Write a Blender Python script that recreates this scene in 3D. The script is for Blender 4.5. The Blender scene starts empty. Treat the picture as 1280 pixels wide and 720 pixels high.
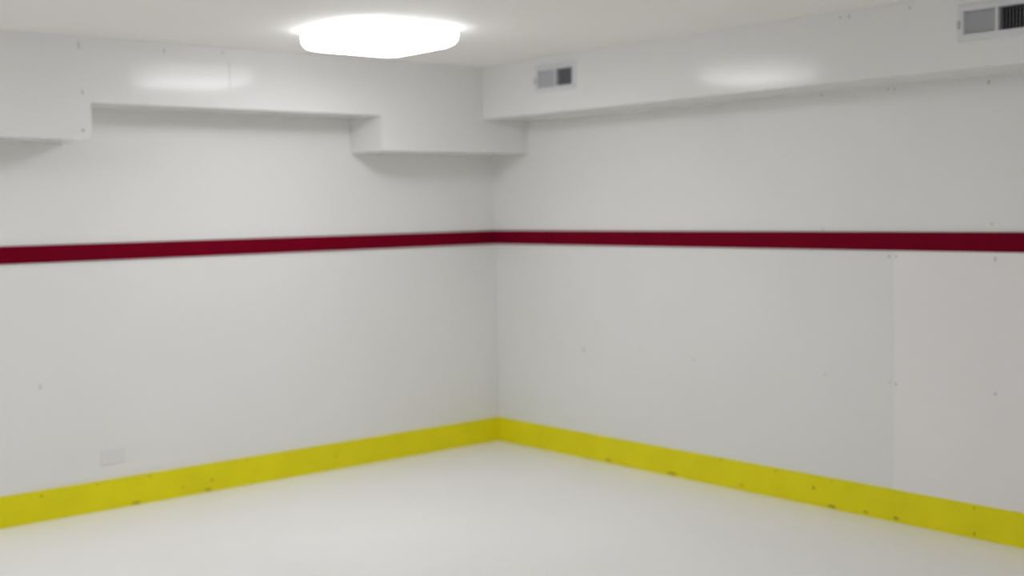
import bpy, bmesh, math, random
from mathutils import Matrix, Vector

S = bpy.context.scene
COL = S.collection

# ------------------------------------------------------------------ dimensions (metres)
# the far room corner stands at the origin; the left wall is the plane y = 0, the right wall is x = 0
CEIL = 2.34
ROOM_X, ROOM_Y = 6.8, 7.8
SOF_L, SOF_R, SOF_Z = 0.33, 0.36, 2.035       # soffit depths, underside height
LOW_Z, LOW_X = 1.863, 2.746                   # lower run of the left soffit
BOX_Z, BOX_X = 1.838, 1.085                   # boxed-in corner
RED0, RED1, YEL = 1.275, 1.361, 0.154
SEAM_Y = 2.890

# ------------------------------------------------------------------ materials
def mat(name, col, rough=0.4, spec=0.5, var=0.02, scale=3.0, bump=0.0, bscale=60.0, metal=0.0, rvar=0.0, coat=0.0):
    m = bpy.data.materials.new(name); m.use_nodes = True
    nt = m.node_tree; N = nt.nodes; Lk = nt.links
    b = N['Principled BSDF']
    b.inputs['Roughness'].default_value = rough
    b.inputs['Specular IOR Level'].default_value = spec
    b.inputs['Metallic'].default_value = metal
    b.inputs['Coat Weight'].default_value = coat
    b.inputs['Coat Roughness'].default_value = 0.2
    tc = N.new('ShaderNodeTexCoord')
    nz = N.new('ShaderNodeTexNoise'); nz.inputs['Scale'].default_value = scale; nz.inputs['Detail'].default_value = 4
    Lk.new(tc.outputs['Object'], nz.inputs['Vector'])
    cr = N.new('ShaderNodeMapRange')
    cr.inputs['From Min'].default_value = 0.3; cr.inputs['From Max'].default_value = 0.7
    cr.inputs['To Min'].default_value = 1 - var; cr.inputs['To Max'].default_value = 1 + var
    Lk.new(nz.outputs['Fac'], cr.inputs['Value'])
    mx = N.new('ShaderNodeMix'); mx.data_type = 'RGBA'; mx.blend_type = 'MULTIPLY'
    mx.inputs['Factor'].default_value = 1.0
    mx.inputs['A'].default_value = (*col, 1)
    Lk.new(cr.outputs['Result'], mx.inputs['B'])
    Lk.new(mx.outputs['Result'], b.inputs['Base Color'])
    if bump:
        n2 = N.new('ShaderNodeTexNoise'); n2.inputs['Scale'].default_value = bscale; n2.inputs['Detail'].default_value = 3
        Lk.new(tc.outputs['Object'], n2.inputs['Vector'])
        bp = N.new('ShaderNodeBump'); bp.inputs['Strength'].default_value = bump; bp.inputs['Distance'].default_value = 0.002
        Lk.new(n2.outputs['Fac'], bp.inputs['Height']); Lk.new(bp.outputs['Normal'], b.inputs['Normal'])
    return m

def lamp_mat(name, col, strength):
    m = bpy.data.materials.new(name); m.use_nodes = True
    b = m.node_tree.nodes['Principled BSDF']
    b.inputs['Base Color'].default_value = (0.9, 0.9, 0.9, 1)
    b.inputs['Emission Color'].default_value = (*col, 1)
    b.inputs['Emission Strength'].default_value = strength
    return m

M_WALL = mat('white_wall_paint', (0.82, 0.823, 0.818), 0.38, 0.3, 0.012, 1.4, 0.05, 45)
M_PANEL = mat('cool_white_board', (0.795, 0.803, 0.80), 0.38, 0.3, 0.012, 1.6, 0.03, 45)
M_PANEL2 = mat('warm_white_board', (0.85, 0.838, 0.842), 0.36, 0.3, 0.012, 1.6, 0.03, 45)
M_SOFFIT = mat('white_gloss_soffit_paint', (0.80, 0.80, 0.795), 0.12, 0.24, 0.012, 1.4, 0.06, 9)
M_CEIL = mat('white_ceiling_paint', (0.88, 0.871, 0.855), 0.7, 0.3, 0.012, 1.2, 0.08, 80)
M_FLOOR = mat('white_rink_floor', (0.90, 0.898, 0.885), 0.42, 0.35, 0.02, 1.1, 0.02, 20)
M_RED = mat('dark_red_stripe_paint', (0.175, 0.0006, 0.014), 0.6, 0.04, 0.05, 4)
M_YEL = mat('yellow_kickboard_plastic', (0.80, 0.735, 0.008), 0.5, 0.2, 0.04, 5)
M_SCUFF = mat('grey_scuff', (0.46, 0.45, 0.42), 0.7, 0.2, 0.1, 30)
M_SCUFF_Y = mat('dark_olive_scuff', (0.32, 0.27, 0.03), 0.7, 0.2, 0.1, 30)
M_JOINT = mat('joint_filler', (0.55, 0.55, 0.54), 0.6, 0.3, 0.03, 10)
M_VENT = mat('white_register_enamel', (0.70, 0.71, 0.73), 0.4, 0.4, 0.02, 20)
M_FIN = mat('grey_register_fin_enamel', (0.56, 0.57, 0.61), 0.5, 0.3, 0.03, 20)
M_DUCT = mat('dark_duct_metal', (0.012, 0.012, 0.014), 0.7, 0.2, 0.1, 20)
M_PAN = mat('white_lamp_pan', (0.8, 0.8, 0.8), 0.4, 0.4, 0.01, 10)
M_PLATE = mat('white_plate_plastic', (0.78, 0.775, 0.775), 0.4, 0.4, 0.01, 20)
M_LAMP = lamp_mat('lit_acrylic', (0.995, 0.995, 1.03), 8.9)
M_LAMP_SIDE = lamp_mat('lit_frosted_side', (0.995, 0.995, 1.03), 3.4)

# ------------------------------------------------------------------ mesh helpers
def box(bm, x0, x1, y0, y1, z0, z1, bevel=0.0, mi=0):
    r = bmesh.ops.create_cube(bm, size=1.0, matrix=Matrix.Translation(((x0+x1)/2, (y0+y1)/2, (z0+z1)/2)) @ Matrix.Diagonal((x1-x0, y1-y0, z1-z0, 1)))
    vs = r['verts']
    for f in {f for v in vs for f in v.link_faces}: f.material_index = mi
    if bevel:
        es = list({e for v in vs for e in v.link_edges})
        bmesh.ops.bevel(bm, geom=es, offset=bevel, segments=2, profile=0.6, affect='EDGES')

def link(name, bm, mats, parent=None, smooth=False, loc=None):
    me = bpy.data.meshes.new(name)
    bmesh.ops.recalc_face_normals(bm, faces=[f for f in bm.faces if len(f.verts) > 2])
    bm.to_mesh(me); bm.free()
    for m in (mats if isinstance(mats, (list, tuple)) else [mats]): me.materials.append(m)
    if smooth:
        for p in me.polygons: p.use_smooth = True
    o = bpy.data.objects.new(name, me); COL.objects.link(o)
    if parent: o.parent = parent
    if loc: o.location = loc
    return o

def tag(o, label, cat, kind=None, group=None):
    o['label'] = label; o['category'] = cat
    if kind: o['kind'] = kind
    if group: o['group'] = group
    return o

def struct(name, bm, mats, label, cat):
    return tag(link(name, bm, mats), label, cat, 'structure')

rnd = random.Random(7)
def mark(bm, axis, depth, a, z, w, h, mi=1):
    """an irregular thin smudge lying on a wall: axis 'x' = on a plane x = depth (a runs along y), 'y' = on y = depth"""
    n = 9; t = 0.0005
    ph = rnd.uniform(0, 6.28); lean = rnd.uniform(-0.4, 0.4)
    ring = []
    for k in range(n):
        g = 2*math.pi*k/n + ph
        r = rnd.uniform(0.7, 1.1)
        da, dz = math.cos(g)*w/2*r, math.sin(g)*h/2*r
        da += dz*lean*0.4
        zz = max(z+dz, 0.004)
        ring.append((depth+t, a+da, zz) if axis == 'x' else (a+da, depth+t, zz))
    vs = [bm.verts.new(p) for p in ring]
    f = bm.faces.new(vs); f.material_index = mi
    base = [bm.verts.new((p[0]-t, p[1], p[2]) if axis == 'x' else (p[0], p[1]-t, p[2])) for p in ring]
    for k in range(n):
        q = bm.faces.new((vs[k], base[k], base[(k+1) % n], vs[(k+1) % n])); q.material_index = mi

# ------------------------------------------------------------------ room shell
T = 0.12
bm = bmesh.new(); box(bm, -T, ROOM_X+T, -T, ROOM_Y+T, -T, 0)
struct('floor', bm, M_FLOOR, 'smooth white rink style floor of the whole room', 'floor')
bm = bmesh.new(); box(bm, -T, ROOM_X+T, -T, ROOM_Y+T, CEIL, CEIL+T)
struct('ceiling', bm, M_CEIL, 'plain off-white ceiling carrying the square lamp', 'ceiling')

bm = bmesh.new(); box(bm, 0, ROOM_X, -T, 0, 0, CEIL)
mark(bm, 'y', 0, 2.925, 0.665, 0.008, 0.035)
struct('wall_left', bm, [M_WALL, M_SCUFF], 'white painted wall left of the room corner', 'wall')

bm = bmesh.new(); box(bm, -T, 0, 0, ROOM_Y, 0, CEIL)
for a, z, w, h in [(3.37, 1.397, .010, .014), (2.493, 2.025, .008, .022), (2.858, 2.02, .010, .010), (2.891, 2.018, .010, .010),
                   (3.35, 2.008, .010, .020), (2.50, 1.372, .012, .010)]:
    mark(bm, 'x', 0, a, z, w, h)
struct('wall_right', bm, [M_WALL, M_SCUFF], 'white painted wall right of the room corner', 'wall')

bm = bmesh.new(); box(bm, ROOM_X, ROOM_X+T, 0, ROOM_Y, 0, CEIL)
struct('wall_back', bm, M_WALL, 'plain white wall behind the viewer facing the right wall', 'wall')
bm = bmesh.new(); box(bm, 0, ROOM_X, ROOM_Y, ROOM_Y+T, 0, CEIL)
struct('wall_front', bm, M_WALL, 'plain white wall behind the viewer facing the left wall', 'wall')

# white boards on the lower part of the right wall, meeting in one upright joint
bm = bmesh.new(); box(bm, 0, 0.003, 0.003, SEAM_Y-0.0015, YEL-0.01, RED0+0.01)
for a, z, w, h in [(2.874, .657, .009, .012), (.81, .653, .012, .030), (1.667, .666, .012, .014), (2.515, .661, .009, .012), (1.27, .69, .008, .02), (2.868, 1.246, .014, .016)]:
    mark(bm, 'x', 0.003, a, z, w, h)
struct('trim_1', bm, [M_PANEL, M_SCUFF], 'cool white wall board from the corner to the upright joint', 'wall panel')
bm = bmesh.new(); box(bm, 0, 0.006, SEAM_Y+0.0015, ROOM_Y, YEL-0.01, RED0+0.01)
for a, z, w, h in [(2.906, .652, .009, .018), (3.394, .658, .009, .018), (3.389, 1.244, .008, .024), (2.905, 1.248, .010, .012)]:
    mark(bm, 'x', 0.006, a, z, w, h)
struct('trim_2', bm, [M_PANEL2, M_SCUFF], 'warm white wall board right of the upright joint', 'wall panel')

# red stripes and yellow kickboards
bm = bmesh.new(); box(bm, 0, ROOM_X, 0, 0.008, RED0, RED1, 0.0015)
struct('trim_3', bm, M_RED, 'dark red stripe running along the left wall', 'stripe')
bm = bmesh.new(); box(bm, 0, 0.010, 0.008, ROOM_Y, RED0, RED1, 0.0015)
struct('trim_4', bm, M_RED, 'dark red stripe running along the right wall', 'stripe')
bm = bmesh.new(); box(bm, 0, ROOM_X, 0, 0.012, 0, YEL, 0.002)
for a, z, w, h in [(2.384, .14, .012, .010), (2.944, .128, .014, .012), (2.033, .063, .016, .012), (1.818, .14, .012, .010), (2.662, .14, .010, .01),
                   (2.058, .014, .05, .010), (2.464, .012, .06, .010), (1.245, .079, .012, .010), (2.2, .05, .010, .008)]:
    mark(bm, 'y', 0.012, a, z, w, h)
struct('baseboard_left', bm, [M_YEL, M_SCUFF_Y], 'bright yellow kickboard along the foot of the left wall', 'baseboard')
bm = bmesh.new(); box(bm, 0, 0.012, 0.012, ROOM_Y, 0, YEL, 0.002)
for a, z, w, h in [(1.862, .144, .012, .014), (2.452, .089, .014, .018), (2.56, .014, .05, .014), (2.913, .022, .03, .014), (3.305, .023, .012, .018),
                   (3.304, .138, .010, .012), (2.223, .138, .012, .012), (2.56, .140, .010, .010), (1.013, .018, .05, .012), (1.513, .016, .08, .012),
                   (2.0, .03, .03, .010), (2.75, .02, .03, .01)]:
    mark(bm, 'x', 0.012, a, z, w, h)
struct('baseboard_right', bm, [M_YEL, M_SCUFF_Y], 'bright yellow kickboard along the foot of the right wall', 'baseboard')

# ------------------------------------------------------------------ soffits under the ceiling
bm = bmesh.new(); box(bm, BOX_X, LOW_X, 0, SOF_L, SOF_Z, CEIL)
for a, z, w, h in [(2.369, 2.303, .008, .032), (2.054, 2.316, .008, .022)]: mark(bm, 'y', SOF_L, a, z, w, h)
so = struct('trim_5', bm, [M_SOFFIT, M_SCUFF], 'shallow white soffit along the left wall behind the lamp', 'soffit')
bm = bmesh.new(); box(bm, 2.0165, 2.0205, SOF_L-0.002, SOF_L+0.001, SOF_Z+0.10, CEIL-0.07)
link('joint', bm, M_JOINT, so)
bm = bmesh.new(); box(bm, LOW_X, ROOM_X, 0, SOF_L, LOW_Z, CEIL)
for a, z, w, h in [(2.785, 2.083, .008, .026), (2.789, 1.903, .016, .014), (2.795, 2.298, .008, .045)]: mark(bm, 'y', SOF_L, a, z, w, h)
struct('trim_6', bm, [M_SOFFIT, M_SCUFF], 'deeper white soffit stepping down at the far left', 'soffit')
bm = bmesh.new(); box(bm, 0, BOX_X, 0, SOF_L, BOX_Z, CEIL)
struct('trim_7', bm, M_SOFFIT, 'low white box filling the corner under the ceiling', 'soffit')

# right soffit: a shell whose face is cut open behind the two registers
VENTS = [(0.985, 2.225), (3.576, 2.219)]        # centre (y, z)
OW, OH, DEP = 0.290, 0.101, 0.10                # opening
ys = [SOF_L]; 
for c, _ in VENTS: ys += [c-OW/2, c+OW/2]
ys.append(ROOM_Y)
bm = bmesh.new()
def quad(*pts):
    bm.faces.new([bm.verts.new(p) for p in pts])
for k in range(5):
    y0, y1 = ys[k], ys[k+1]
    if k % 2:
        cz = VENTS[k//2][1]; zs = [(SOF_Z, cz-OH/2), (cz+OH/2, CEIL)]
    else: zs = [(SOF_Z, CEIL)]
    for z0, z1 in zs:
        quad((SOF_R, y0, z0), (SOF_R, y1, z0), (SOF_R, y1, z1), (SOF_R, y0, z1))
quad((0, SOF_L, SOF_Z), (0, ROOM_Y, SOF_Z), (SOF_R, ROOM_Y, SOF_Z), (SOF_R, SOF_L, SOF_Z))
quad((0, SOF_L, CEIL), (0, ROOM_Y, CEIL), (SOF_R, ROOM_Y, CEIL), (SOF_R, SOF_L, CEIL))
quad((0, SOF_L, SOF_Z), (0, ROOM_Y, SOF_Z), (0, ROOM_Y, CEIL), (0, SOF_L, CEIL))
quad((0, SOF_L, SOF_Z), (SOF_R, SOF_L, SOF_Z), (SOF_R, SOF_L, CEIL), (0, SOF_L, CEIL))
quad((0, ROOM_Y, SOF_Z), (SOF_R, ROOM_Y, SOF_Z), (SOF_R, ROOM_Y, CEIL), (0, ROOM_Y, CEIL))
bmesh.ops.remove_doubles(bm, verts=bm.verts[:], dist=1e-5)
for a, z, w, h in [(2.845, 2.318, .016, .010), (2.892, 2.316, .008, .020), (3.188, 2.314, .012, .014)]: mark(bm, 'x', SOF_R, a, z, w, h)
so = struct('trim_8', bm, [M_SOFFIT, M_SCUFF], 'long white soffit along the right wall holding both vents', 'soffit')
bm = bmesh.new(); box(bm, SOF_R-0.002, SOF_R+0.0008, 2.876, 2.879, SOF_Z+0.004, CEIL-0.004)
link('joint', bm, M_SOFFIT, so)

# ------------------------------------------------------------------ vent registers
def make_vent():
    r = bpy.data.objects.new('vent_register', None); COL.objects.link(r)
    r.empty_display_size = 0.1
    # local axes: x out of the wall, y along the wall, z up
    bm = bmesh.new()
    fw, fh = 0.335, 0.152
    ow, oh = OW-0.012, OH-0.008
    def loop(x, w, h): return [bm.verts.new((x, sy*w/2, sz*h/2)) for sy, sz in ((-1,-1),(1,-1),(1,1),(-1,1))]
    rings = [loop(0, fw, fh), loop(0.003, fw, fh), loop(0.008, fw-0.016, fh-0.016), loop(0.008, ow+0.006, oh+0.006), loop(0.005, ow, oh), loop(-0.030, ow, oh), loop(-0.030, OW-0.004, OH-0.004), loop(0, OW-0.004, OH-0.004)]
    for a, b in zip(rings, rings[1:]+rings[:1]):
        for k in range(4): bm.faces.new((a[k], a[(k+1) % 4], b[(k+1) % 4], b[k]))
    link('frame', bm, M_VENT, r)
    bm = bmesh.new(); box(bm, -0.026, 0.006, -0.005, 0.005, -oh/2, oh/2, 0.001)
    link('mullion', bm, M_VENT, r)
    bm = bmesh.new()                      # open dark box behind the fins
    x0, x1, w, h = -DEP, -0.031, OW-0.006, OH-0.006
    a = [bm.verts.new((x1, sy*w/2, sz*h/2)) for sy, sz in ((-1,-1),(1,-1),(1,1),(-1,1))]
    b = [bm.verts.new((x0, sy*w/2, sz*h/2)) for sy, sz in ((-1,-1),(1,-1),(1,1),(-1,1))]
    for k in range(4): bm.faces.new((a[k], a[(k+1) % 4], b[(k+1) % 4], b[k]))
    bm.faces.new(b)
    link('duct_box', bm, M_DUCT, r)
    n = 9
    first = {}
    for side in (-1, 1):
        for k in range(n):
            yc = side*(0.011 + (k+0.5)*(ow/2-0.012)/n)
            ang = math.radians(-48 if side < 0 else 28)
            if side not in first:
                bm = bmesh.new(); box(bm, -0.0105, 0.0105, -0.0005, 0.0005, -oh/2+0.001, oh/2-0.001)
                o = link('louver', bm, M_FIN, r); first[side] = o
            else:
                o = first[side].copy(); COL.objects.link(o); o.parent = r
            o.location = (-0.012, yc, 0); o.rotation_euler = (0, 0, ang)
    bm = bmesh.new(); box(bm, 0.007, 0.017, -fw/2+0.003, -fw/2+0.013, -0.024, 0.010, 0.002)
    link('damper_lever', bm, M_FIN, r)
    for sy in (-1, 1):
        bm = bmesh.new()
        bmesh.ops.create_cone(bm, cap_ends=True, segments=12, radius1=0.0035, radius2=0.0025, depth=0.002,
                              matrix=Matrix.Translation((0.009, sy*(fw/2-0.012), 0.045)) @ Matrix.Rotation(math.pi/2, 4, 'Y'))
        link('screw', bm, M_VENT, r)
    return r
v1 = make_vent(); v1.location = (SOF_R, VENTS[0][0], VENTS[0][1])
tag(v1, 'small white air vent nearest the room corner, left fins grey and right half dark', 'vent', group='air vents in the right soffit')
v2 = v1.copy(); COL.objects.link(v2)
v2.location = (SOF_R, VENTS[1][0], VENTS[1][1])
for ch in list(v1.children):
    c = ch.copy(); COL.objects.link(c); c.parent = v2
tag(v2, 'air vent farther from the corner, cut off by the right picture edge', 'vent', group='air vents in the right soffit')

# ------------------------------------------------------------------ ceiling lamp: square puffed acrylic drum
def sq_ring(bm, half, z, n=48, p=11.0):
    out = []
    for k in range(n):
        g = 2*math.pi*k/n
        c, s = math.cos(g), math.sin(g)
        r = half/((abs(c)**p+abs(s)**p)**(1/p))
        out.append(bm.verts.new((r*c, r*s, z)))
    return out
def skin(bm, prof, cap0=True, cap1=True):
    rs = [sq_ring(bm, h, z) for h, z in prof]
    for a, b in zip(rs, rs[1:]):
        n = len(a)
        for k in range(n): bm.faces.new((a[k], a[(k+1) % n], b[(k+1) % n], b[k]))
    if cap0: bm.faces.new(rs[0])
    if cap1: bm.faces.new(rs[-1])
def make_lamp():
    r = bpy.data.objects.new('ceiling_light', None); COL.objects.link(r)
    bm = bmesh.new(); skin(bm, [(0.262, 0), (0.262, -0.012), (0.258, -0.014)])
    link('pan', bm, M_PAN, r, True)
    bm = bmesh.new()
    skin(bm, [(0.268, -0.010), (0.276, -0.014), (0.278, -0.022), (0.277, -0.050), (0.272, -0.064), (0.263, -0.076), (0.251, -0.083),
              (0.235, -0.088), (0.18, -0.092), (0.09, -0.094), (0.02, -0.0945)])
    for f in bm.faces:                     # the thicker frosted side wall lets less light through than the flat face
        f.material_index = 1 if f.calc_center_median().z > -0.078 else 0
    link('diffuser', bm, [M_LAMP, M_LAMP_SIDE], r, True)
    return r
lp = make_lamp(); lp.location = (1.755, 1.295, CEIL)
tag(lp, 'lit square white ceiling lamp with rounded puffed diffuser near the corner', 'ceiling lamp', group='ceiling lamps')
for loc, lab in (((2.75, 5.15, CEIL), 'added square ceiling fill lamp overhead by the viewer, outside the picture'),
                 ((4.45, 1.295, CEIL), 'added unseen ceiling fill lamp beyond the left picture edge along the left wall')):
    fill_lamp = lp.copy(); COL.objects.link(fill_lamp); fill_lamp.location = loc  # assumed lamps out of view, added to even out the room's brightness
    for ch in list(lp.children):
        c = ch.copy(); COL.objects.link(c); c.parent = fill_lamp
    tag(fill_lamp, lab, 'ceiling lamp', group='ceiling lamps')

# ------------------------------------------------------------------ painted-over blank plate low on the left wall
r = bpy.data.objects.new('wall_plate', None); COL.objects.link(r); r.location = (2.572, 0, 0.270)
bm = bmesh.new(); box(bm, -0.062, 0.062, 0, 0.006, -0.038, 0.038, 0.002)
link('cover', bm, M_PLATE, r)
for sx in (-1, 1):
    bm = bmesh.new()
    bmesh.ops.create_cone(bm, cap_ends=True, segments=12, radius1=0.004, radius2=0.003, depth=0.002,
                          matrix=Matrix.Translation((sx*0.042, 0.0068, 0)) @ Matrix.Rotation(-math.pi/2, 4, 'X'))
    link('screw', bm, M_PLATE, r)
tag(r, 'blank white cover plate low on the left wall above the yellow kickboard', 'wall plate')

# ------------------------------------------------------------------ light and camera
w = bpy.data.worlds.new('room_air'); S.world = w; w.use_nodes = True
w.node_tree.nodes['Background'].inputs['Color'].default_value = (0.8, 0.8, 0.8, 1)
w.node_tree.nodes['Background'].inputs['Strength'].default_value = 0.3

cam = bpy.data.cameras.new('camera'); co = bpy.data.objects.new('camera', cam); COL.objects.link(co)
F = Vector((-0.6485759791943169, -0.7583890828169042, -0.06477035028674441))
Rr = Vector((-0.759132637142127, 0.650702070779244, -0.01744861912138547))
U = Vector((-0.05537904330857062, -0.037852531589554345, 0.9977476371380134))
m = Matrix((Rr, U, -F)).transposed().to_4x4()
m.translation = (5.038669, 6.051731, 1.5)
co.matrix_world = m
cam.sensor_width = 36.0; cam.lens = 1530.176*36.0/1280.0
cam.clip_start = 0.05; cam.clip_end = 60
cam.dof.use_dof = True; cam.dof.focus_distance = 3.2; cam.dof.aperture_fstop = 1.9; cam.dof.aperture_blades = 0
S.camera = co

S.view_settings.view_transform = 'Standard'; S.view_settings.look = 'None'
S.view_settings.gamma = 1.0; S.view_settings.use_curve_mapping = False
S.view_settings.exposure = 0.72
S.cycles.max_bounces = 16; S.cycles.diffuse_bounces = 12
S.cycles.use_denoising = True
